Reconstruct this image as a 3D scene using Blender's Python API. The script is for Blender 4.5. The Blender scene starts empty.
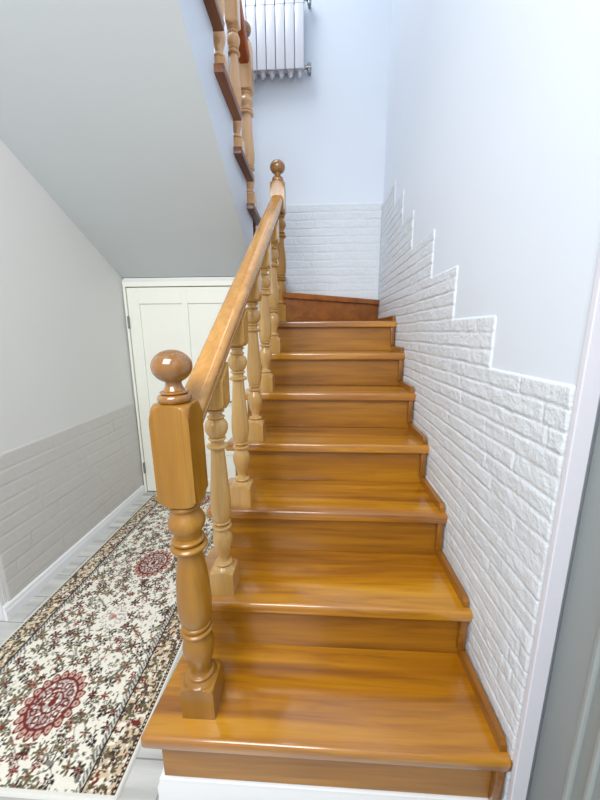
import bpy, bmesh, math, random
import numpy as np
from mathutils import Vector, Matrix
random.seed(4)
C = bpy.context.scene.collection
PI = math.pi
FZ = -0.10                      # floor level
R, G, Y1 = 0.18, 0.2426, 0.633  # rise, going, first nosing
XR, XW, YD, YB = 0.48, -1.435, 2.463, 2.77

# ------------------------------------------------------------------ materials
def s2l(c):
    c = c / 255.0
    return c / 12.92 if c <= 0.04045 else ((c + 0.055) / 1.055) ** 2.4
def col(r, g, b): return (s2l(r), s2l(g), s2l(b), 1.0)

def new_mat(name):
    m = bpy.data.materials.new(name); m.use_nodes = True
    nt = m.node_tree
    return m, nt, nt.nodes['Principled BSDF']

def paint(name, rgb, rough=0.55, bump=0.0, scale=60, var=0.03, spec=0.4):
    m, nt, b = new_mat(name)
    N, L = nt.nodes, nt.links
    tc = N.new('ShaderNodeTexCoord'); nz = N.new('ShaderNodeTexNoise')
    nz.inputs['Scale'].default_value = 2.2; nz.inputs['Detail'].default_value = 4
    L.new(tc.outputs['Object'], nz.inputs['Vector'])
    mx = N.new('ShaderNodeMix'); mx.data_type = 'RGBA'
    c = col(*rgb)
    mx.inputs[6].default_value = tuple(max(0, x * (1 - var)) for x in c[:3]) + (1,)
    mx.inputs[7].default_value = tuple(min(1, x * (1 + var)) for x in c[:3]) + (1,)
    L.new(nz.outputs['Fac'], mx.inputs[0]); L.new(mx.outputs[2], b.inputs['Base Color'])
    b.inputs['Roughness'].default_value = rough
    b.inputs['Specular IOR Level'].default_value = spec
    if bump:
        n2 = N.new('ShaderNodeTexNoise'); n2.inputs['Scale'].default_value = scale; n2.inputs['Detail'].default_value = 5
        L.new(tc.outputs['Object'], n2.inputs['Vector'])
        bp = N.new('ShaderNodeBump'); bp.inputs['Strength'].default_value = bump; bp.inputs['Distance'].default_value = 0.004
        L.new(n2.outputs['Fac'], bp.inputs['Height']); L.new(bp.outputs['Normal'], b.inputs['Normal'])
    return m

def wood(name, dark, mid, light, axis='X', rough=0.25, coat=0.5, grain=1.0, streak=0.25, coatr=0.12):
    """varnished wood, grain running along the given object axis"""
    m, nt, b = new_mat(name)
    N, L = nt.nodes, nt.links
    tc = N.new('ShaderNodeTexCoord'); oi = N.new('ShaderNodeObjectInfo')
    mp = N.new('ShaderNodeMapping'); add = N.new('ShaderNodeVectorMath'); add.operation = 'ADD'
    sc = {'X': (1.6, 22, 22), 'Y': (22, 1.6, 22), 'Z': (22, 22, 1.8)}[axis]
    mul = N.new('ShaderNodeVectorMath'); mul.operation = 'SCALE'; mul.inputs['Scale'].default_value = 7.3
    cmb = N.new('ShaderNodeCombineXYZ')
    for i in range(3): L.new(oi.outputs['Random'], cmb.inputs[i])
    L.new(cmb.outputs[0], mul.inputs[0])
    L.new(tc.outputs['Object'], add.inputs[0]); L.new(mul.outputs[0], add.inputs[1])
    L.new(add.outputs[0], mp.inputs['Vector']); mp.inputs['Scale'].default_value = sc
    n1 = N.new('ShaderNodeTexNoise'); n1.inputs['Scale'].default_value = 1.0; n1.inputs['Detail'].default_value = 7
    n1.inputs['Distortion'].default_value = 0.7; n1.inputs['Roughness'].default_value = 0.6
    L.new(mp.outputs[0], n1.inputs['Vector'])
    mp2 = N.new('ShaderNodeMapping'); L.new(add.outputs[0], mp2.inputs['Vector'])
    mp2.inputs['Scale'].default_value = tuple(x * 0.28 for x in sc)
    n2 = N.new('ShaderNodeTexNoise'); n2.inputs['Scale'].default_value = 1.0; n2.inputs['Detail'].default_value = 3
    n2.inputs['Distortion'].default_value = 1.2
    L.new(mp2.outputs[0], n2.inputs['Vector'])
    av = N.new('ShaderNodeMix'); av.data_type = 'FLOAT'; av.inputs[0].default_value = 0.5
    L.new(n1.outputs['Fac'], av.inputs[2]); L.new(n2.outputs['Fac'], av.inputs[3])
    cr = N.new('ShaderNodeValToRGB'); e = cr.color_ramp.elements
    w = 0.17 / grain
    e[0].position = 0.5 - w; e[0].color = col(*dark)
    e[1].position = 0.5 + w; e[1].color = col(*light)
    k = e.new(0.5); k.color = col(*mid)
    L.new(av.outputs[0], cr.inputs[0])
    mp3 = N.new('ShaderNodeMapping'); L.new(add.outputs[0], mp3.inputs['Vector'])
    mp3.inputs['Scale'].default_value = {'X': (2.4, 34, 34), 'Y': (34, 2.4, 34), 'Z': (60, 60, 1.3)}[axis]
    n3 = N.new('ShaderNodeTexNoise'); n3.inputs['Scale'].default_value = 1.0; n3.inputs['Detail'].default_value = 3; n3.inputs['Distortion'].default_value = 1.1
    L.new(mp3.outputs[0], n3.inputs['Vector'])
    c3 = N.new('ShaderNodeValToRGB'); c3.color_ramp.elements[0].position = .52; c3.color_ramp.elements[1].position = .74
    L.new(n3.outputs['Fac'], c3.inputs[0])
    am = N.new('ShaderNodeMath'); am.operation = 'MULTIPLY'; am.inputs[1].default_value = streak; L.new(c3.outputs[0], am.inputs[0])
    dk = N.new('ShaderNodeMix'); dk.data_type = 'RGBA'; L.new(am.outputs[0], dk.inputs[0])
    L.new(cr.outputs[0], dk.inputs[6]); dk.inputs[7].default_value = tuple(x * .45 for x in col(*dark)[:3]) + (1,)
    L.new(dk.outputs[2], b.inputs['Base Color'])
    b.inputs['Roughness'].default_value = rough
    b.inputs['Coat Weight'].default_value = coat
    b.inputs['Coat Roughness'].default_value = coatr; b.inputs['Coat IOR'].default_value = 1.6
    bp = N.new('ShaderNodeBump'); bp.inputs['Strength'].default_value = 0.12; bp.inputs['Distance'].default_value = 0.002
    L.new(n1.outputs['Fac'], bp.inputs['Height']); L.new(bp.outputs['Normal'], b.inputs['Normal'])
    return m

def attr_mat(name, attr, rough=0.95, bump=0.5):
    m, nt, b = new_mat(name)
    N, L = nt.nodes, nt.links
    a = N.new('ShaderNodeAttribute'); a.attribute_name = attr
    L.new(a.outputs['Color'], b.inputs['Base Color'])
    b.inputs['Roughness'].default_value = rough; b.inputs['Specular IOR Level'].default_value = 0.1
    tc = N.new('ShaderNodeTexCoord'); n = N.new('ShaderNodeTexNoise'); n.inputs['Scale'].default_value = 500
    L.new(tc.outputs['Object'], n.inputs['Vector'])
    bp = N.new('ShaderNodeBump'); bp.inputs['Strength'].default_value = bump; bp.inputs['Distance'].default_value = 0.003
    L.new(n.outputs['Fac'], bp.inputs['Height']); L.new(bp.outputs['Normal'], b.inputs['Normal'])
    return m

M = {}
M['wall'] = paint('pale_blue_white_wall_paint', (217, 225, 235), 0.42, 0.05, 40, spec=0.5)
M['wall_left'] = paint('warm_white_wall_paint', (222, 223, 221), 0.6, 0.03, 40)
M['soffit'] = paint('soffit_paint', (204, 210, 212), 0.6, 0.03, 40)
M['ceil'] = paint('ceiling_paint', (238, 238, 236), 0.7)
M['brick'] = paint('white_painted_brick', (214, 221, 227), 0.5, 0.6, 150, spec=0.45)
M['brick_l'] = paint('grey_painted_brick', (204, 202, 198), 0.5, 0.15, 60)
M['door'] = paint('cream_white_door_paint', (236, 237, 226), 0.35)
M['trimw'] = paint('white_gloss_trim', (236, 238, 240), 0.3)
M['casing'] = paint('lilac_white_casing', (214, 214, 222), 0.35)
M['leaf'] = paint('shaded_white_door_leaf', (150, 157, 156), 0.3)  # shade on the side-turned white leaf is put into its grey base colour
M['metal'] = paint('white_enamelled_metal', (214, 216, 224), 0.25)
M['chrome'] = paint('dull_chrome', (150, 150, 152), 0.25); M['chrome'].node_tree.nodes['Principled BSDF'].inputs['Metallic'].default_value = 0.9
M['dark'] = paint('dark_gap', (70, 70, 74), 0.6)
M['tread'] = wood('amber_tread_wood', (116, 64, 2), (166, 106, 5), (198, 140, 16), 'X', 0.34, 1.0, 1.15, .38, coatr=0.12)
M['riser'] = wood('brown_riser_wood', (112, 66, 2), (150, 96, 5), (176, 120, 12), 'X', 0.4, 0.35, 1.1, .35)
M['riser_red'] = wood('red_brown_riser_wood', (122, 64, 8), (152, 86, 14), (176, 108, 24), 'X', 0.35, 0.4)
M['strip'] = wood('brown_strip_wood', (108, 64, 4), (136, 84, 8), (160, 104, 16), 'Y', 0.3, 0.5)
M['newel'] = wood('honey_newel_wood', (132, 86, 12), (152, 104, 22), (180, 130, 38), 'Z', 0.34, 0.4, 0.8)
M['bal'] = wood('light_baluster_wood', (176, 132, 66), (196, 152, 84), (212, 172, 106), 'Z', 0.28, 0.6, 0.8)
M['rail'] = wood('tan_handrail_wood', (166, 114, 46), (188, 136, 64), (206, 158, 88), 'Y', 0.25, 0.7, 0.9)
M['bal_up'] = wood('pale_peach_baluster_wood', (196, 146, 98), (212, 166, 116), (224, 184, 138), 'Z', 0.28, 0.6, 0.8, .1)
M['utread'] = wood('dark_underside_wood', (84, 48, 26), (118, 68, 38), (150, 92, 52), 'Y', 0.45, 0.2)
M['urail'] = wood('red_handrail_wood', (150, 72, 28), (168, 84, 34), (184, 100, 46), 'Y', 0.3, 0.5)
M['finial'] = wood('dark_honey_finial_wood', (118, 76, 26), (142, 94, 36), (166, 118, 54), 'X', 0.16, 0.9, 0.8)

# ------------------------------------------------------------------ helpers
def link(name, me, mat, parent=None):
    o = bpy.data.objects.new(name, me); C.objects.link(o)
    if mat: me.materials.append(mat)
    if parent: o.parent = parent
    return o
def from_bm(name, bm, mat, parent=None, smooth=None):
    bmesh.ops.recalc_face_normals(bm, faces=bm.faces)
    me = bpy.data.meshes.new(name); 
    if smooth is not None:
        for f in bm.faces: f.smooth = True
        for e in bm.edges:
            if len(e.link_faces) == 2 and e.calc_face_angle(0) > smooth: e.smooth = False
    bm.to_mesh(me); bm.free()
    return link(name, me, mat, parent)
def thing(name, label=None, cat=None, loc=(0, 0, 0), group=None, parent=None, kind=None):
    o = bpy.data.objects.new(name, None); C.objects.link(o); o.location = loc; o.empty_display_size = .1
    tag(o, label, cat, group, kind)
    if parent: o.parent = parent
    return o
def tag(o, label=None, cat=None, group=None, kind=None):
    if label: o['label'] = label
    if cat: o['category'] = cat
    if group: o['group'] = group
    if kind: o['kind'] = kind
    return o
def add_box(bm, x0, x1, y0, y1, z0, z1, bev=0.0, seg=2):
    r = bmesh.ops.create_cube(bm, size=1)
    vs = r['verts']
    for v in vs:
        v.co = Vector(((x0 + x1) / 2 + v.co.x * (x1 - x0), (y0 + y1) / 2 + v.co.y * (y1 - y0), (z0 + z1) / 2 + v.co.z * (z1 - z0)))
    if bev:
        es = list({e for v in vs for e in v.link_edges})
        bmesh.ops.bevel(bm, geom=es, offset=bev, segments=seg, profile=0.5, affect='EDGES')
    return bm
def box(name, x0, x1, y0, y1, z0, z1, mat, parent=None, bev=0.0, seg=2):
    bm = bmesh.new(); add_box(bm, x0, x1, y0, y1, z0, z1, bev, seg)
    return from_bm(name, bm, mat, parent, 0.6 if bev else None)
def add_prism(bm, pts, axis, a, b):
    """polygon pts extruded from a to b along axis; pts are the other two coords in xyz order"""
    def mk(p, t):
        return {'X': (t, p[0], p[1]), 'Y': (p[0], t, p[1]), 'Z': (p[0], p[1], t)}[axis]
    v0 = [bm.verts.new(mk(p, a)) for p in pts]; v1 = [bm.verts.new(mk(p, b)) for p in pts]
    f0 = bm.faces.new(v0); f1 = bm.faces.new(list(reversed(v1)))
    n = len(pts)
    for i in range(n):
        bm.faces.new((v0[i], v1[i], v1[(i + 1) % n], v0[(i + 1) % n]))
    if n > 4:
        f0.normal_update(); f1.normal_update(); bmesh.ops.triangulate(bm, faces=[f0, f1])
    return v0 + v1
def prism(name, pts, axis, a, b, mat, parent=None, smooth=None):
    bm = bmesh.new(); add_prism(bm, pts, axis, a, b)
    return from_bm(name, bm, mat, parent, smooth)
def turned_mesh(prof, nseg=64, caps=True):
    """prof: list of (z, radius, half_square or None). radius limited to a square when given."""
    bm = bmesh.new(); rings = []
    for z, rad, sq in prof:
        ring = []
        for i in range(nseg):
            t = 2 * PI * (i + 0.0) / nseg
            c, s = math.cos(t), math.sin(t)
            q = rad
            if sq: q = min(rad, sq / max(abs(c), abs(s)))
            ring.append(bm.verts.new((q * c, q * s, z)))
        rings.append(ring)
    for a, b in zip(rings, rings[1:]):
        for i in range(nseg):
            bm.faces.new((a[i], a[(i + 1) % nseg], b[(i + 1) % nseg], b[i]))
    if caps:
        bm.faces.new(list(reversed(rings[0]))); bm.faces.new(rings[-1])
    return bm
def turned(name, prof, mat, parent=None):
    return from_bm(name, turned_mesh(prof), mat, parent, 0.5)
def curve_prof(pts, n=6):
    """smooth (z,r) interpolation through pts (catmull-rom)"""
    out = []
    P = [pts[0]] + pts + [pts[-1]]
    for i in range(1, len(P) - 2):
        p0, p1, p2, p3 = P[i - 1], P[i], P[i + 1], P[i + 2]
        for k in range(n):
            t = k / n
            out.append(tuple(0.5 * ((2 * p1[j]) + (-p0[j] + p2[j]) * t + (2 * p0[j] - 5 * p1[j] + 4 * p2[j] - p3[j]) * t * t + (-p0[j] + 3 * p1[j] - 3 * p2[j] + p3[j]) * t ** 3) for j in (0, 1)))
    out.append(pts[-1])
    return out
def bead(z, h, r0, r, n=7):
    """half-round ring of height h centred at z, from r0 out to r"""
    return [(z + h / 2 * math.sin(-PI / 2 + PI * k / n), r0 + (r - r0) * math.cos(-PI / 2 + PI * k / n)) for k in range(n + 1)]

def vnoise(x, y, s, seed=0):
    x = x * s; y = y * s
    xi = np.floor(x).astype(np.int64); yi = np.floor(y).astype(np.int64)
    fx = x - xi; fy = y - yi
    fx = fx * fx * (3 - 2 * fx); fy = fy * fy * (3 - 2 * fy)
    def h(a, b):
        n = (a * 374761393 + b * 668265263 + seed * 982451653) & 0xffffffff
        n = ((n ^ (n >> 13)) * 1274126177) & 0xffffffff
        return ((n ^ (n >> 16)) & 0xffff) / 65535.0
    return (h(xi, yi) * (1 - fx) + h(xi + 1, yi) * fx) * (1 - fy) + (h(xi, yi + 1) * (1 - fx) + h(xi + 1, yi + 1) * fx) * fy
def hash1(a, seed=0):
    n = (a.astype(np.int64) * 2654435761 + seed * 97531) & 0xffffffff
    n = ((n ^ (n >> 15)) * 2246822519) & 0xffffffff
    return ((n ^ (n >> 13)) & 0xffff) / 65535.0
def brick_height(u, v, rh, bl, depth, rough, wob, seed, vtop):
    """relief (metres) of hand-laid brick slips; rows counted down from vtop"""
    w = v + wob * (vnoise(u, v, 5, seed) - .5) + wob * .6 * (vnoise(u, v, 17, seed + 1) - .5)
    t = (vtop - w) / rh
    row = np.floor(t); fv = (t - row) * rh
    dv = np.minimum(fv, rh - fv)
    off = hash1(row, seed) * bl
    uu = (u + off + wob * .8 * (vnoise(u, v, 14, seed + 2) - .5)) / bl
    ci = np.floor(uu); fu = (uu - ci) * bl
    du = np.minimum(fu, bl - fu)
    d = np.minimum(dv, du * 1.3)
    j = .0008 + .0014 * vnoise(u, v, 30, seed + 3)
    prof = np.clip((d - j) / .003, 0, 1); prof = prof * prof * (3 - 2 * prof)
    fade = .55 + .45 * np.clip((vnoise(u, v, 4, seed + 9) - .2) * 2.5, 0, 1)
    lift = hash1(row * 131 + ci, seed + 5)
    tilt = (hash1(row * 57 + ci, seed + 6) - .5) * (fv / rh - .5)
    surf = rough * ((vnoise(u, v, 22, seed + 7) - .5) + .8 * (vnoise(u, v, 60, seed + 8) - .5) + .7 * (vnoise(u, v, 120, seed + 11) - .5))
    return depth * (1 - (1 - prof) * fade) + depth * .35 * lift * prof + depth * .6 * tilt * prof + surf * prof
def relief(name, fn, u0, u1, v0, v1, step, place, mask, mat, parent):
    """grid mesh with relief; place(u,v,h)->(x,y,z) arrays; mask(uc,vc)->bool for faces; rim pulled back to the wall"""
    nu = int((u1 - u0) / step) + 1; nv = int((v1 - v0) / step) + 1
    us = np.linspace(u0, u1, nu); vs = np.linspace(v0, v1, nv)
    U, V = np.meshgrid(us, vs)
    H = fn(U, V)
    fm = mask((U[:-1, :-1] + U[1:, 1:]) / 2, (V[:-1, :-1] + V[1:, 1:]) / 2)
    cnt = np.zeros(U.shape, int)
    for a in (0, 1):
        for b in (0, 1): cnt[a:a + fm.shape[0], b:b + fm.shape[1]] += fm
    H = np.where(cnt < 4, 0.0, H)
    X, Y, Z = place(U, V, H)
    co = np.stack([X, Y, Z], -1).reshape(-1, 3)
    idx = np.arange(nu * nv).reshape(nv, nu)
    q = np.stack([idx[:-1, :-1], idx[:-1, 1:], idx[1:, 1:], idx[1:, :-1]], -1)[fm]
    used = np.unique(q); remap = -np.ones(nu * nv, int); remap[used] = np.arange(len(used))
    q = remap[q]; co = co[used]
    me = bpy.data.meshes.new(name)
    me.vertices.add(len(co)); me.vertices.foreach_set('co', co.ravel())
    me.loops.add(q.size); me.loops.foreach_set('vertex_index', q.ravel().astype(np.int32))
    me.polygons.add(len(q)); me.polygons.foreach_set('loop_start', np.arange(0, q.size, 4, dtype=np.int32))
    me.polygons.foreach_set('use_smooth', np.ones(len(q), bool))
    me.update(calc_edges=True); me.validate()
    return link(name, me, mat, parent), used, (U, V)

# ------------------------------------------------------------------ setting
S = 'structure'
fl_m, nt, b = new_mat('light_grey_wood_floor')
N, L = nt.nodes, nt.links
tc = N.new('ShaderNodeTexCoord'); mp = N.new('ShaderNodeMapping'); mp.inputs['Scale'].default_value = (2.2, 26, 1)
nz = N.new('ShaderNodeTexNoise'); nz.inputs['Detail'].default_value = 6; nz.inputs['Scale'].default_value = 1
cr = N.new('ShaderNodeValToRGB'); cr.color_ramp.elements[0].position = .3; cr.color_ramp.elements[1].position = .65
cr.color_ramp.elements[0].color = col(176, 176, 172); cr.color_ramp.elements[1].color = col(214, 214, 210)
bk = N.new('ShaderNodeTexBrick'); bk.inputs['Scale'].default_value = 1
bk.inputs['Brick Width'].default_value = 0.9; bk.inputs['Row Height'].default_value = 0.15; bk.inputs['Mortar Size'].default_value = 0.0025
bk.inputs['Color1'].default_value = (1, 1, 1, 1); bk.inputs['Color2'].default_value = (.86, .86, .86, 1); bk.inputs['Mortar'].default_value = (.45, .45, .45, 1)
mx = N.new('ShaderNodeMix'); mx.data_type = 'RGBA'; mx.blend_type = 'MULTIPLY'; mx.inputs[0].default_value = 1
L.new(tc.outputs['Object'], mp.inputs[0]); L.new(mp.outputs[0], nz.inputs['Vector']); L.new(nz.outputs['Fac'], cr.inputs[0])
L.new(tc.outputs['Object'], bk.inputs['Vector']); L.new(cr.outputs[0], mx.inputs[6]); L.new(bk.outputs['Color'], mx.inputs[7])
L.new(mx.outputs[2], b.inputs['Base Color']); b.inputs['Roughness'].default_value = 0.3
tag(box('floor', -2.6, 0.7, -2.2, YB + .1, FZ - .08, FZ, fl_m), kind=S)

wr = tag(box('wall_right', XR, XR + .14, 0.63, YB + .1, FZ, 5.0, M['wall']), kind=S)
wb = tag(box('wall_back', XW - .1, XR, YB, YB + .12, FZ, 5.0, M['wall']), kind=S)
wl = tag(box('wall_left', XW - .12, XW, 1.222, YB, FZ, 5.0, M['wall_left']), kind=S)
wc = tag(box('wall_left_return', -2.6, XW - .12, 1.222, 1.355, FZ, 5.0, M['wall_left']), kind=S)
tag(box('wall_far_left', -2.72, -2.6, -2.2, 1.355, FZ, 2.9, M['wall_left']), kind=S)
# wall the under-stair door stands in
bm = bmesh.new()
add_box(bm, XW, -1.425, YD, YD + .10, FZ, 1.575); add_box(bm, -.5, -.405, YD, YD + .10, FZ, 1.575); add_box(bm, -1.425, -.5, YD, YD + .1, 1.556, 1.585)
tag(from_bm('wall_door', bm, M['wall_left']), kind=S)
tag(box('ceiling', XW - .1, XR + .1, .4, YB + .1, 5.0, 5.1, M['ceil']), kind=S)
tag(box('wall_near', -.45, XR + .14, .28, .4, 2.75, 5.0, M['wall']), kind=S)

# brick slips on the right wall, stepped top following the stairs
steps = [(0.63, .945, 1.098), (.945, 1.232, 1.241), (1.232, 1.505, 1.42), (1.505, 1.856, 1.615), (1.856, 2.10, 1.80), (2.10, 2.335, 1.985), (2.335, YB, 2.135)]
def m_right(u, v):
    t = np.zeros_like(u)
    for a, b_, z in steps: t = np.where((u >= a) & (u < b_), z, t)
    return (v < t) & (v > FZ)
relief('brick_cladding', lambda u, v: brick_height(u, v, .0472, .42, .0030, .0021, .0050, 3, 1.098) + .002, .632, YB - .001, FZ, 2.14, .0042,
       lambda u, v, h: (XR - h, u, v), m_right, M['brick'], wr)
relief('brick_cladding', lambda u, v: brick_height(u, v, .058, .40, .0032, .0018, .007, 8, 2.15) + .002, -.36, XR - .004, 1.40, 2.15, .0055,
       lambda u, v, h: (u, YB - h, v), lambda u, v: v > 0, M['brick'], wb)
def m_left(u, v): return v < .662
relief('brick_cladding', lambda u, v: brick_height(u, v, .0745, .36, .0024, .0008, .002, 12, .662) + .002, 1.237, YD - .001, FZ + .07, .664, .006,
       lambda u, v, h: (XW + h, u, v), m_left, M['brick_l'], wl)

def skirt_prof(d, z0, z1):  # cross-section (depth, z)
    return [(0, z0), (d, z0), (d, z1 - .035), (d * .75, z1 - .022), (d * .7, z1 - .012), (d * .35, z1 - .004), (0, z1)]
p = skirt_prof(.016, FZ, FZ + .075)
bm = bmesh.new()
add_prism(bm, [(XW + a, z) for a, z in p], 'Y', 1.222 - .016, YD - .025)
tag(from_bm('baseboard_left', bm, M['trimw']), kind=S)
bm = bmesh.new()
add_prism(bm, [(1.222 - a, z) for a, z in p], 'X', -2.6, XW - .04)
tag(from_bm('baseboard_return', bm, M['trimw']), kind=S)
# casing of the neighbouring opening, seen as a white sliver at the wall's outer corner
tag(box('trim_1', XW - .125, XW - .002, 1.205, 1.2349, FZ, 2.05, M['trimw'], bev=.003), kind=S)

# ---- under-stair door
d1 = thing('door_1', kind=S)
bm = bmesh.new()
for a in ((-1.425, -1.408, FZ, 1.556), (-.56, -.5, FZ, 1.556)): add_box(bm, a[0], a[1], YD - .022, YD + .03, a[2], a[3], .003)
add_box(bm, -1.4079, -.5601, YD - .022, YD + .03, 1.522, 1.556, .003)
from_bm('door_frame', bm, M['door'], d1)
bm = bmesh.new()
LX0, LX1, LZ0, LZ1 = -1.404, -.564, FZ + .012, 1.517
FY0, FY1, PY = YD - .012, YD + .028, YD
xs = [(-1.318, -1.001), (-.956, -.655)]; zs = [(.345, 1.403), (FZ + .12, .235)]
add_box(bm, LX0, xs[0][0], FY0, FY1, LZ0, LZ1, .002); add_box(bm, xs[1][1], LX1, FY0, FY1, LZ0, LZ1, .002)
add_box(bm, xs[0][1], xs[1][0], FY0, FY1, LZ0, LZ1, .002)
for a, b_ in xs:
    add_box(bm, a, b_, FY0, FY1, zs[0][1], LZ1, .002); add_box(bm, a, b_, FY0, FY1, zs[1][1], zs[0][0], .002); add_box(bm, a, b_, FY0, FY1, LZ0, zs[1][0], .002)
    for c, d in zs: add_box(bm, a, b_, PY, PY + .012, c, d)
lf = from_bm('door_leaf', bm, M['door'], d1)
for z in (1.27, .12):
    bm = bmesh.new(); bmesh.ops.create_cone(bm, cap_ends=True, segments=12, radius1=.007, radius2=.007, depth=.09, matrix=Matrix.Translation((-1.406, YD - .024, z)))
    from_bm('hinge', bm, M['chrome'], d1, .6)

box('handle_plate', -.622, -.596, YD - .018, YD - .0125, .60, .75, M['chrome'], d1, .002)
bm = bmesh.new(); bmesh.ops.create_cone(bm, cap_ends=True, segments=12, radius1=.007, radius2=.007, depth=.045, matrix=Matrix.Translation((-.609, YD - .040, .682)) @ Matrix.Rotation(PI / 2, 4, 'X'))
add_box(bm, -.69, -.602, YD - .068, YD - .056, .675, .689, .004)
from_bm('door_handle', bm, M['chrome'], d1, .6)

# ---- right foreground: white frame post and open door leaf with vertical mouldings
d2 = thing('door_2', kind=S)
bm = bmesh.new()
add_box(bm, .473, .508, .612, .6255, FZ, 2.75, .002)
add_box(bm, .5082, .5118, .618, .6255, FZ, 2.75)
from_bm('door_frame', bm, M['casing'], d2)
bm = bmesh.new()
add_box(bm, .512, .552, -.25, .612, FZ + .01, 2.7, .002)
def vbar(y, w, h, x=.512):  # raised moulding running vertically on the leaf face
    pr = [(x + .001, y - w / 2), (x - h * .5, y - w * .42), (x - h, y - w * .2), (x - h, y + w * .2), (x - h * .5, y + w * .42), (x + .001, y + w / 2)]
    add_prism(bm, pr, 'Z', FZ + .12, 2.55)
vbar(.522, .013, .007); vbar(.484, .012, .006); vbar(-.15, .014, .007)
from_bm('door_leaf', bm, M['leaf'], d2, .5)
tag(box('wall_right_near', .60, .74, -2.2, .63, FZ, 2.75, M['wall']), kind=S)

# ------------------------------------------------------------------ lower staircase
def xdrift(y): return .0525 * (y - .63)
def XL(y): return -.447 + xdrift(y)
def xc(y): return -.317 + .0525 * (y - .72)
st = thing('staircase', 'varnished amber wooden staircase climbing beside the white brick wall, with white plinth', 'staircase', (0, 0, 0))
TH = .038
def slab(name, poly, z0, z1, mat, parent, bev=.010):
    """horizontal board of polygon outline, top and bottom edges rounded"""
    bm = bmesh.new(); v = [bm.verts.new((x, y, z0)) for x, y in poly]; f = bm.faces.new(v)
    r = bmesh.ops.extrude_face_region(bm, geom=[f]); top = [e for e in r['geom'] if isinstance(e, bmesh.types.BMVert)]
    for t in top: t.co.z = z1
    bmesh.ops.recalc_face_normals(bm, faces=bm.faces)
    es = [e for e in bm.edges if abs(e.verts[0].co.z - e.verts[1].co.z) < 1e-6 or len(poly) <= 4]
    bmesh.ops.bevel(bm, geom=es, offset=bev, segments=3, profile=.55, affect='EDGES')
    return from_bm(name, bm, mat, parent, .7)
zn = [0] + [k * R for k in range(1, 9)]
def yn(k): return Y1 + (k - 1) * G - (.006 if k == 1 else 0)
for k in range(1, 7):
    y0, y1 = yn(k), yn(k + 1) + .045
    x0, x1 = XL(y0), XL(y1)
    slab('tread', [(x0 - (.006 if k == 1 else 0), y0), (XR - .0008, y0), (XR - .0008, y1), (x1, y1)], zn[k] - TH, zn[k], M['tread'], st, .011 if k < 3 else .009)
slab('tread', [(XL(yn(7)), yn(7)), (XR - .008, yn(7)), (XR - .008, YB - .02), (.40, YB - .02), (-.20, 2.20), (XL(2.2), 2.20)], zn[7] - TH, zn[7], M['tread'], st, .009)
for k in range(1, 8):
    y = yn(k) + .026
    zb = zn[k - 1] if k > 1 else .012
    bm = bmesh.new(); add_box(bm, XL(y) + .034, XR - .012, y, y + .018, zb, zn[k] - TH, .001, 1)
    if k == 1:  # side board of the bottom step
        add_box(bm, XL(y) + .034, XL(y) + .05, y + .0181, y + .26, zb, zn[k] - TH, .001, 1)
    from_bm('riser', bm, M['riser'], st, .6)
# winder riser and tread in the corner
a = Vector((-.235, 2.125)); b_ = Vector((XR - .008, YB - .022)); d = (b_ - a).normalized(); n = Vector((-d.y, d.x))
def q(p): return (p.x, p.y)
prism('riser', [q(a), q(b_), q(b_ + n * .016), q(a + n * .016)], 'Z', zn[7], zn[8] - TH, M['riser_red'], st)
slab('tread', [q(a - n * .022), q(b_ - n * .022), (XR - .02, YB - .004), (-.27, YB - .004), (-.27, 2.17)], zn[8] - TH, zn[8], M['riser_red'], st, .008)
# wall strips: one lying along each tread, one standing beside each riser
for k in range(1, 8):
    y0, y1 = yn(k) + .02, (yn(k + 1) + .024 if k < 7 else YB - .06)
    zt = zn[k]
    pts = [(y0, zt), (y1, zt), (y1, zt + .03), (y0 + .012, zt + .03), (y0 + .002, zt + .018)]
    prism('wall_strip', pts, 'X', XR - .026, XR - .009, M['strip'], st)
    if k < 7:
        box('riser_strip', XR - .034, XR - .012, yn(k + 1) + .008, yn(k + 1) + .0255, zt + .0301, zn[k + 1] - TH, M['strip'], st, .002)
box('riser_strip', XR - .034, XR - .012, yn(1) + .008, yn(1) + .0255, .012, zn[1] - TH, M['strip'], st, .002)
# white side string under the flight
pts = [(yn(1) + .05, FZ), (yn(1) + .05, zn[1] - TH)]
for k in range(2, 8): pts += [(yn(k) + .046, zn[k - 1] - TH), (yn(k) + .046, zn[k] - TH)]
pts += [(YD - .03, zn[7] - TH), (YD - .03, FZ)]
bm = bmesh.new(); vs = add_prism(bm, pts, 'X', 0, .02)
for v in vs: v.co.x += XL(v.co.y) + .036
from_bm('side_string', bm, M['trimw'], st)
# white plinth with moulded edge around the bottom step
bm = bmesh.new()
yp = Y1 + .026
pr = [(0, FZ), (-.030, FZ), (-.030, -.035), (-.024, -.022), (-.024, -.012), (-.012, -.004), (-.006, .0115), (0, .0115)]
xs_, yf_ = XL(yp) + .0335, yp + .018
rows = [[bm.verts.new(c) for c in ((XR - .02, yf_ + a * .8, z), (xs_ + a * .8, yf_ + a * .8, z), (xs_ + a * .8, yp + .32, z))] for a, z in pr]
for u_, v_ in zip(rows, rows[1:] + rows[:1]):
    for i in (0, 1): bm.faces.new((u_[i], u_[i + 1], v_[i + 1], v_[i]))
from_bm('plinth', bm, M['trimw'], st, .5)

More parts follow.
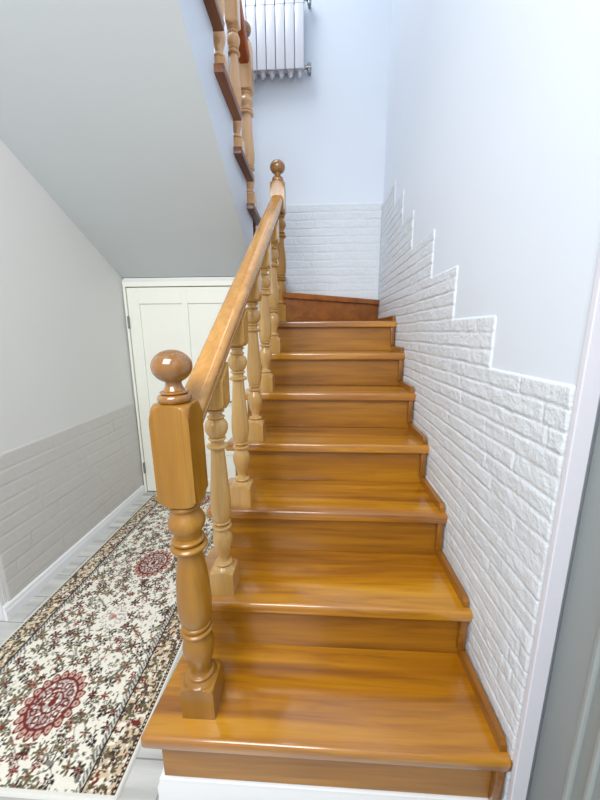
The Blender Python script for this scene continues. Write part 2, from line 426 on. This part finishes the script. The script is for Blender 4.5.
# ------------------------------------------------------------------ railing pieces
def sqprof(zz, hs):  # list of (z, rad) -> rings limited to the square
    return [(z, r_, hs) for z, r_ in zz]
def baluster_mesh(H, blk=.038, T=None, slope=.712):
    big = blk * 1.5
    P = [(0, big, blk)] + [(.066 + .017 * math.sin(k * PI / 16), blk * (.99 + .43 * math.cos(k * PI / 16)), blk) for k in range(9)] + [(.086, blk * .86, None), (.093, blk * .68, None)]
    P += [(z, r_, None) for z, r_ in bead(.100, .012, .021, .0285)]
    P += [(z, r_, None) for z, r_ in curve_prof([(.108, .0180), (.118, .0165), (.140, .0225), (.170, .0310), (.195, .0310), (.214, .0235), (.222, .0205)], 5)]
    P += [(z, r_, None) for z, r_ in bead(.230, .012, .019, .0310)] + [(z, r_, None) for z, r_ in bead(.246, .010, .020, .0275)]
    T = T or H
    s0, s1 = .252, T - .250
    P += [(z, r_, None) for z, r_ in curve_prof([(s0, .0250), (s0 + .03, .0310), (s0 + .075, .0320), (s0 + (s1 - s0) * .6, .0265), (s1, .0205)], 5)]
    t = T - .250
    P += [(z, r_, None) for z, r_ in bead(t + .008, .015, .020, .0330)] + [(t + .020, .0195, None), (t + .026, .0195, None)]
    P += [(z, r_, None) for z, r_ in bead(t + .031, .010, .0195, .0270)]
    P += [(z, r_, None) for z, r_ in curve_prof([(t + .037, .0215), (t + .046, .0285), (t + .062, .0340), (t + .080, .0325), (t + .093, .0225)], 5)]
    P += [(z, r_, None) for z, r_ in bead(t + .099, .009, .0195, .0265)] + [(t + .106, .019, None), (t + .111, .019, None)] + [(z, r_, None) for z, r_ in bead(t + .117, .009, .019, .0265)]
    e = blk * .95
    P += [(t + .124, e * .75, None), (t + .127, e * .95, e), (t + .133, e * 1.2, e), (t + .140, e * 1.5, e), (H, e * 1.5, e)]
    bm = turned_mesh(P, 48)
    for v in bm.verts:
        if v.co.z > H - 1e-5: v.co.z += slope * v.co.y
    return bm
def newel_prof(H, blk, bl=.262):
    """body of the newel up to the block's arched top, H = height of the block top"""
    big = blk * 1.5
    P = [(0, big, blk)] + [(.078 + .018 * math.sin(k * PI / 16), blk * (.99 + .43 * math.cos(k * PI / 16)), blk) for k in range(9)] + [(.101, blk * .88, None), (.106, blk * .78, None)]
    P += [(z, r_, None) for z, r_ in bead(.112, .010, .030, .0365)]
    P += [(z, r_, None) for z, r_ in curve_prof([(.118, .0285), (.130, .0275), (.155, .034), (.185, .0415), (.210, .0400), (.232, .0325), (.240, .030)], 5)]
    P += [(z, r_, None) for z, r_ in bead(.250, .014, .031, .0425)] + [(z, r_, None) for z, r_ in bead(.266, .013, .032, .039)]
    t = H - bl - .126
    P += [(z, r_, None) for z, r_ in curve_prof([(.274, .036), (.30, .0420), (.34, .0435), (.41, .0395), (t - .03, .0320), (t - .004, .0310)], 6)]
    P += [(z, r_, None) for z, r_ in bead(t + .008, .018, .032, .0455)] + [(z, r_, None) for z, r_ in bead(t + .026, .012, .032, .0400)]
    P += [(z, r_, None) for z, r_ in curve_prof([(t + .034, .031), (t + .046, .034), (t + .066, .0440), (t + .082, .0435), (t + .100, .034), (t + .108, .031)], 5)]
    P += [(z, r_, None) for z, r_ in bead(t + .117, .013, .032, .0385)]
    P += [(t + .126, .030, None), (t + .1265, blk * .9, None), (t + .131, blk * 1.12, blk), (t + .145, blk * 1.5, blk)]
    P += [(H - .046, blk * 1.5, blk)]
    for k in range(1, 9):
        a = k / 8 * PI / 2
        P.append((H - .046 + .046 * math.sin(a), blk * (.97 + .445 * math.cos(a)), blk))
    return P
def newel(parent, x, y, z, H, blk, mat, nm='newel_post', bl=.262):
    o = turned(nm, newel_prof(H, blk, bl), mat, parent); o.location = (x, y, z)
    f = [(-.002, blk * .80)] + bead(.010, .020, .030, blk * .86) + bead(.024, .009, .024, .032)
    f += curve_prof([(.029, .024), (.036, .0195), (.044, .0175), (.050, .0195)], 4)
    cz, rb, hb = .082, .0445, .0375
    f += [(cz + hb * math.sin(t_), rb * math.cos(t_)) for t_ in [(-60 + 150 * i / 22) * PI / 180 for i in range(23)]]
    f[-1] = (f[-1][0], .0012)
    fo = turned('finial', [(a_, b__, None) for a_, b__ in f], M['finial'], o); fo.location = (0, 0, H)
    return o
# ---- lower railing
rl = thing('stair_railing', 'honey-coloured lower stair railing with turned balusters and ball-topped newel posts', 'railing', (0, 0, 0))
nw = newel(rl, xc(.72) + .003, .722, R, .862, .0445, M['newel'], bl=.247)
nw.rotation_euler = (0, math.radians(-.8), 0)
def rail_top(y): return .478 + .712 * y
RH = .056
n2 = newel(rl, -.243, 2.135, zn[7], .788, .0415, M['newel'], bl=.172)
for k in range(2, 7):
    y = .942 + (k - 2) * G
    H = rail_top(y) - RH - .012 - zn[k] + .004
    o = from_bm('baluster', baluster_mesh(H, T=H + .017), M['bal'], rl, .5)
    o.location = (xc(y), y, zn[k])
def handrail(name, parent, p0, p1, w, h, mat):
    """profiled rail from p0 to p1 (top centre line)"""
    half = [(w * .30, 0), (w * .40, -h * .05), (w * .47, -h * .16), (w * .5, -h * .30), (w * .48, -h * .44), (w * .41, -h * .50), (w * .41, -h * .57), (w * .46, -h * .64), (w * .44, -h * .80), (w * .34, -h * .90), (w * .34, -h)]
    prof = [(0, h * .02)] + half + [(-a, b__) for a, b__ in reversed(half)]
    bm = bmesh.new(); rs = []
    p0, p1 = Vector(p0), Vector(p1); d_ = p1 - p0
    for i in range(9):
        c = p0 + d_ * (i / 8)
        rs.append([bm.verts.new((c.x + a, c.y, c.z + b__)) for a, b__ in prof])
    n_ = len(prof)
    for a, b__ in zip(rs, rs[1:]):
        for i in range(n_): bm.faces.new((a[i], a[(i + 1) % n_], b__[(i + 1) % n_], b__[i]))
    bm.faces.new(rs[0]); bm.faces.new(list(reversed(rs[-1])))
    return from_bm(name, bm, mat, parent, .6)
ya, yb = .7685, 2.0935
handrail('handrail', rl, (xc(ya) - .002, ya, rail_top(ya)), (xc(yb), yb, rail_top(yb)), .072, RH + .012, M['rail'])

# ------------------------------------------------------------------ upper flight, climbing back over the passage
us = thing('upper_staircase', 'white upper stair flight seen from below, with dark overhanging wooden tread ends', 'staircase', (0, 0, 0))
XS, XO = -.458, -.413
def sof(y): return 1.590 + .55 * (YD - y)
noses = [2.61 - i * .305 for i in range(8)]; G2, R2 = .305, .169
und = [1.957 + i * R2 for i in range(8)]
pts = []
Yend = noses[-1] - G2
pts.append((YD + .0, sof(YD)))
pts.append((Yend, sof(Yend)))
for i in reversed(range(8)):
    pts += [(noses[i] - G2 - .02 if i == 7 else noses[i] - G2 - .02, und[i]), (noses[i] - .02, und[i])]
pts[2] = (Yend, und[7])
pts = pts[:-1] + [(YD, und[0])]
prism('stair_slab', pts, 'X', XW + .001, XS, M['wall'], us)
# soffit skin
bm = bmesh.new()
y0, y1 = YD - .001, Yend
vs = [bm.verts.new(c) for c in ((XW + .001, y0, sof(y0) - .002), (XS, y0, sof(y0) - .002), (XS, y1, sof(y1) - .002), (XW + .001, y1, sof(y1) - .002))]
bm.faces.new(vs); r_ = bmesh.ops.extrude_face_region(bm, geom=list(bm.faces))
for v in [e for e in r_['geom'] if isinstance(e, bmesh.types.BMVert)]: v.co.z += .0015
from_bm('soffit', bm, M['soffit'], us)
for i in range(8):
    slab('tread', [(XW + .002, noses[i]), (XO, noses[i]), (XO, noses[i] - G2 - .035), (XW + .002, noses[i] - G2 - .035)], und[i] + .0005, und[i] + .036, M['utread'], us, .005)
    box('riser', XW + .002, XS - .002, noses[i] - .036, noses[i] - .0205, und[i] - R2 + .037, und[i], M['riser'], us)
# landing and winders at the back
bm = bmesh.new()
add_box(bm, XW + .001, -.46, YD + .001, YB - .001, 1.60, 1.79 ); add_box(bm, -.4599, -.272, 2.19, YB - .001, 1.45, 1.60)
from_bm('landing', bm, M['wall'], us)
slab('landing_tread', [(-.47, YB - .003), (-.47, 2.175), (-.262, 2.175), (-.262, YB - .003)], 1.6005, 1.63, M['utread'], us, .005)
# upper railing
ur = thing('stair_railing', 'pale upper stair railing with turned balusters seen above the white flight', 'railing', (0, 0, 0))
zb = und[0] + .036
newel(ur, -.467, 2.41, zb, .93, .0445, M['bal_up'], bl=.25)
z0r = 2.80
def ur_under(y): return z0r + .56 * (2.365 - y)
for i, y in ((1, 2.085), (2, 1.78), (3, 1.475), (4, 1.17)):
    zt = und[i] + .036
    o = from_bm('baluster', baluster_mesh(ur_under(y) - zt + .004, .036, .735, -.56), M['bal_up'], ur, .5)
    o.location = (-.462, y, zt)
yq = .80
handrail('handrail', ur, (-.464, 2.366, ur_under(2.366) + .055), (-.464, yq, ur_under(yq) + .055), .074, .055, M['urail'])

# ------------------------------------------------------------------ radiator on the back wall
ra = thing('radiator', 'white sectional radiator mounted high on the back wall above the stairwell', 'radiator', (0, 0, 0))
x1 = -.112; pw = .0645; zb, zt = 2.955, 3.44
for i in range(9):
    xr = x1 - i * pw; xl = xr - pw + .004
    bm = bmesh.new()
    add_box(bm, xl, xr, 2.655, 2.667, zb, zt - .12, .005)                 # front plate
    add_prism(bm, [(2.667, zt - .121), (2.655, zt - .121), (2.672, zt - .01), (2.684, zt)], 'X', xl + .001, xr - .001)   # sloped upper plate
    add_box(bm, (xl + xr) / 2 - .012, (xl + xr) / 2 + .012, 2.6671, 2.735, zb + .012, zt - .03, .004)
    for z in (zb + .035, zt - .06): add_box(bm, xl - .0035, xr + .0035, 2.69, 2.725, z - .017, z + .017)
    add_box(bm, xl + .012, xr - .012, 2.672, 2.73, zb + .001, zb + .010)
    sec = from_bm('section', bm, M['metal'], ra, .5)
    bm = bmesh.new(); bmesh.ops.create_cone(bm, cap_ends=True, segments=16, radius1=.010, radius2=.014, depth=.026, matrix=Matrix.Translation(((xl + xr) / 2, 2.70, zb - .012)))
    from_bm('bottom_plug', bm, M['metal'], sec, .5)
def cyl(bm, p, q_, r, n=16):
    p, q_ = Vector(p), Vector(q_); d_ = q_ - p
    m = Matrix.Translation((p + q_) / 2) @ d_.to_track_quat('Z', 'Y').to_matrix().to_4x4()
    bmesh.ops.create_cone(bm, cap_ends=True, segments=n, radius1=r, radius2=r, depth=d_.length, matrix=m)
for z in (zb + .035, zt - .06):
    bm = bmesh.new()
    cyl(bm, (x1 - .002, 2.707, z), (x1 + .022, 2.707, z), .011); cyl(bm, (x1 + .018, 2.707, z), (x1 + .050, 2.707, z), .0165)
    cyl(bm, (x1 + .036, 2.707, z), (x1 + .036, YB, z), .010); cyl(bm, (x1 + .036, 2.707, z - .035), (x1 + .036, 2.707, z + .022), .013)
    from_bm('valve', bm, M['chrome'], ra, .5)
for xx in (x1 - .1, x1 - 7.5 * pw):
    box('bracket', xx - .008, xx + .008, 2.725, YB, zt - .09, zt - .06, M['metal'], ra)

# ------------------------------------------------------------------ runner carpet
rx0, rx1, ry0, ry1 = -1.335, -.558, .645, 2.405
st_ = .0027
nx = int((rx1 - rx0) / st_) + 1; ny = int((ry1 - ry0) / st_) + 1
X, Y = np.meshgrid(np.linspace(rx0, rx1, nx), np.linspace(ry0, ry1, ny))
lin = lambda *c: np.array([s2l(v) for v in c])
cream, darkb, redb, olive, tan_, mauve, grey, rose = lin(232, 228, 214), lin(58, 44, 40), lin(116, 50, 44), lin(104, 98, 72), lin(206, 188, 158), lin(180, 166, 162), lin(92, 94, 98), lin(186, 128, 116)
img = np.zeros(X.shape + (3,)); img[:] = cream
def put(mask, c, a=1.0):
    m = np.clip(mask, 0, 1)[..., None] * a
    img[:] = img * (1 - m) + c * m
def flowers(cell, rad, seed, cols, region, pet=5, dens=1.0, ox=0, oy=0):
    gx, gy = (X + ox) / cell, (Y + oy) / cell
    for dx in (-1, 0, 1):
        for dy in (-1, 0, 1):
            ix, iy = np.floor(gx) + dx, np.floor(gy) + dy
            key = ix * 917 + iy * 53
            h1, h2, h3, h4 = (hash1(key, seed + i) for i in range(4))
            cx = (ix + .5 + (h1 - .5) * .6) * cell - ox; cy = (iy + .5 + (h2 - .5) * .6) * cell - oy
            px, py = X - cx, Y - cy
            d_ = np.hypot(px, py); th = np.arctan2(py, px) + h3 * 6.28
            rr = rad * (.7 + .6 * h4)
            edge = rr * (.68 + .32 * np.cos(pet * th))
            on = (h3 < dens) & region
            ci = (h4 * len(cols)).astype(int).clip(0, len(cols) - 1)
            for c_i, c in enumerate(cols):
                put((d_ < edge) & on & (ci == c_i), c)
            put((d_ < edge * .42) & on, cream if seed % 2 else rose)
            put((d_ < rr * .16) & on, darkb)
inn = (X > -1.222) & (X < -.682) & (Y > ry0 + .014)
# medallions (mirror repeated along the runner)
meds = [(-.938, .882), (-.932, 1.605), (-.930, 2.33)]
dm = np.full(X.shape, 9.0)
for mx_, my in meds: dm = np.minimum(dm, np.hypot((X - mx_), (Y - my) / 1.16))
field = inn & (dm > .104)
# vines, leaves and blossoms
for s_ in range(2):
    v = np.abs(np.sin(X * (30 + 9 * s_) + 2.2 * np.sin(Y * (17 + 6 * s_) + s_)) * np.cos(Y * (26 - 7 * s_) + 1.8 * np.sin(X * 21 + s_ * 2)))
    put((v < .035) & field & (vnoise(X, Y, 16, 30 + s_) > .42), olive if s_ else darkb, .75)
put((vnoise(X, Y, 95, 31) > .80) & field, olive, .8)
put((vnoise(X, Y, 110, 32) > .84) & field, darkb, .85)
flowers(.036, .0085, 41, [olive, rose, darkb], field, 5, .55, .3)
flowers(.056, .0215, 42, [redb, olive, darkb, olive], field, 6, .85)
flowers(.056, .0190, 45, [redb, darkb, olive], field, 5, .75, .028, .028)
# faint secondary rosettes between the medallions
for sy in (1.243, 1.967):
    for sx in (-.938,):
        d2_ = np.hypot(X - sx, (Y - sy) / 1.1); th = np.arctan2((Y - sy) / 1.1, X - sx)
        put((d2_ < .060 + .009 * np.cos(12 * th)) & inn, cream); put((np.abs(d2_ - .048 - .007 * np.cos(12 * th)) < .003) & inn, mauve)
        put((vnoise(X, Y, 120, 77) > .55) & (d2_ < .042), mauve); put(d2_ < .012, rose)
for mx_, my in meds:
    px, py = X - mx_, (Y - my) / 1.16
    d2_ = np.hypot(px, py); th = np.arctan2(py, px)
    
    # ring of dark green flowers
    for i in range(16):
        a_ = i / 16 * 2 * PI + .2
        fx, fy = .128 * math.cos(a_), .128 * math.sin(a_)
        dd = np.hypot(px - fx, py - fy); t2 = np.arctan2(py - fy, px - fx)
        e_ = .0155 * (.7 + .3 * np.cos(6 * t2)); put((dd < e_), olive if i % 2 else darkb); put(dd < .0055, cream if i % 3 else redb)
    pet = .086 + .016 * np.abs(np.cos(10 * th))
    put(d2_ < pet + .004, cream)
    put(d2_ < pet, redb); inner = np.abs(np.cos(10 * th))
    put((d2_ < pet - .006) & (d2_ > .076) & (inner > .55), lin(196, 160, 146)); put((d2_ > .083) & (d2_ < .088) & (inner > .93), redb)
    put((d2_ < .075), redb); put((d2_ < .068), mauve)
    put((vnoise(px, py, 150, 51) > .58) & (d2_ < .068), redb); put((vnoise(px, py, 170, 52) > .68) & (d2_ < .068), cream)
    for i in range(10):
        a_ = i / 10 * 2 * PI
        dd = np.hypot(px - .050 * math.cos(a_), py - .050 * math.sin(a_)); put((np.abs(dd - .009) < .0025), redb)
    put((np.abs(d2_ - .030) < .003), redb); put(d2_ < .012, redb)
# borders
bd = ((X <= -1.222) | (X >= -.682))
put(bd, tan_)
put((vnoise(X, Y, 110, 61) > .60) & bd, darkb, .9); put((vnoise(X, Y, 120, 62) > .68) & bd, cream)
put((vnoise(X, Y, 90, 63) > .74) & bd, olive); put((vnoise(X, Y, 100, 64) > .80) & bd, redb)
flowers(.034, .011, 71, [darkb, redb, olive, darkb], bd, 6, .75)
for xl in (-1.222, -.682):
    sgn = 1 if xl > -1 else -1
    e1 = np.abs(X - xl)
    put(e1 < .0075, grey); put((e1 < .0065) & (np.sin(Y * 420 + X * 500) > 0.1), cream, .75)
    put(np.abs(X - xl - sgn * .012) < .0022, darkb)
for xl in (rx0 + .018, rx1 - .018):
    put(np.abs(X - xl) < .005, darkb); put((np.abs(X - xl) < .0035) & (np.sin(Y * 500) > .2), tan_)
put((X < rx0 + .013) | (X > rx1 - .013) | (Y < ry0 + .014), lin(222, 222, 214))
Z = FZ + .009 + .0012 * (vnoise(X, Y, 200, 91) - .5)
edge_d = np.minimum(np.minimum(X - rx0, rx1 - X), np.minimum(Y - ry0, ry1 - Y))
Z = np.where(edge_d < .0005, FZ + .0005, np.where(edge_d < .004, Z - .003, Z))
idx = np.arange(nx * ny).reshape(ny, nx)
qd = np.stack([idx[:-1, :-1], idx[:-1, 1:], idx[1:, 1:], idx[1:, :-1]], -1).reshape(-1, 4)
me = bpy.data.meshes.new('runner_carpet')
me.vertices.add(nx * ny); me.vertices.foreach_set('co', np.stack([X, Y, Z], -1).ravel())
me.loops.add(qd.size); me.loops.foreach_set('vertex_index', qd.ravel().astype(np.int32))
me.polygons.add(len(qd)); me.polygons.foreach_set('loop_start', np.arange(0, qd.size, 4, dtype=np.int32))
me.update(calc_edges=True)
ca = me.color_attributes.new('weave', 'FLOAT_COLOR', 'POINT')
ca.data.foreach_set('color', np.concatenate([img, np.ones(img.shape[:2] + (1,))], -1).astype(np.float32).ravel())
ru = link('runner_carpet', me, attr_mat('woven_carpet', 'weave'))
tag(ru, 'cream floral runner carpet with dark red medallions on the grey passage floor', 'carpet')

# ------------------------------------------------------------------ light
def area(name, loc, target, sx, sy, power, color):
    l = bpy.data.lights.new(name, 'AREA'); l.shape = 'RECTANGLE'; l.size = sx; l.size_y = sy; l.energy = power; l.color = color
    o = bpy.data.objects.new(name, l); C.objects.link(o); o.location = loc
    o.rotation_euler = (Vector(target) - Vector(loc)).to_track_quat('-Z', 'Y').to_euler()
    return o
area('stairwell_daylight', (-.95, 1.7, 4.6), (.5, 1.7, 1.6), 1.2, 1.2, 40, (.88, .94, 1.0))
area('hall_fill', (-.6, -.7, 2.6), (-.4, 1.4, .7), 1.3, 1.3, 68, (.99, .99, 1.0))  # added unseen fill behind the camera, brightens passage, door and soffit
w = bpy.data.worlds.new('world'); bpy.context.scene.world = w; w.use_nodes = True
w.node_tree.nodes['Background'].inputs[0].default_value = (.93, .96, 1.0, 1)
w.node_tree.nodes['Background'].inputs[1].default_value = .9

# ------------------------------------------------------------------ camera
cam = bpy.data.cameras.new('camera'); co = bpy.data.objects.new('camera', cam); C.objects.link(co)
cam.sensor_fit = 'HORIZONTAL'; cam.sensor_width = 36; cam.lens = 330.0 / 600 * 36; cam.clip_start = .01
co.matrix_world = Matrix.Translation((0, 0, 1.1991)) @ Matrix.Rotation(math.radians(3.192), 4, 'Z') @ Matrix.Rotation(math.radians(90 - 11.742), 4, 'X') @ Matrix.Rotation(math.radians(-.266), 4, 'Z')
sc = bpy.context.scene; sc.camera = co
sc.view_settings.view_transform = 'Standard'; sc.view_settings.look = 'None'; sc.view_settings.gamma = 1; sc.view_settings.exposure = 0.0
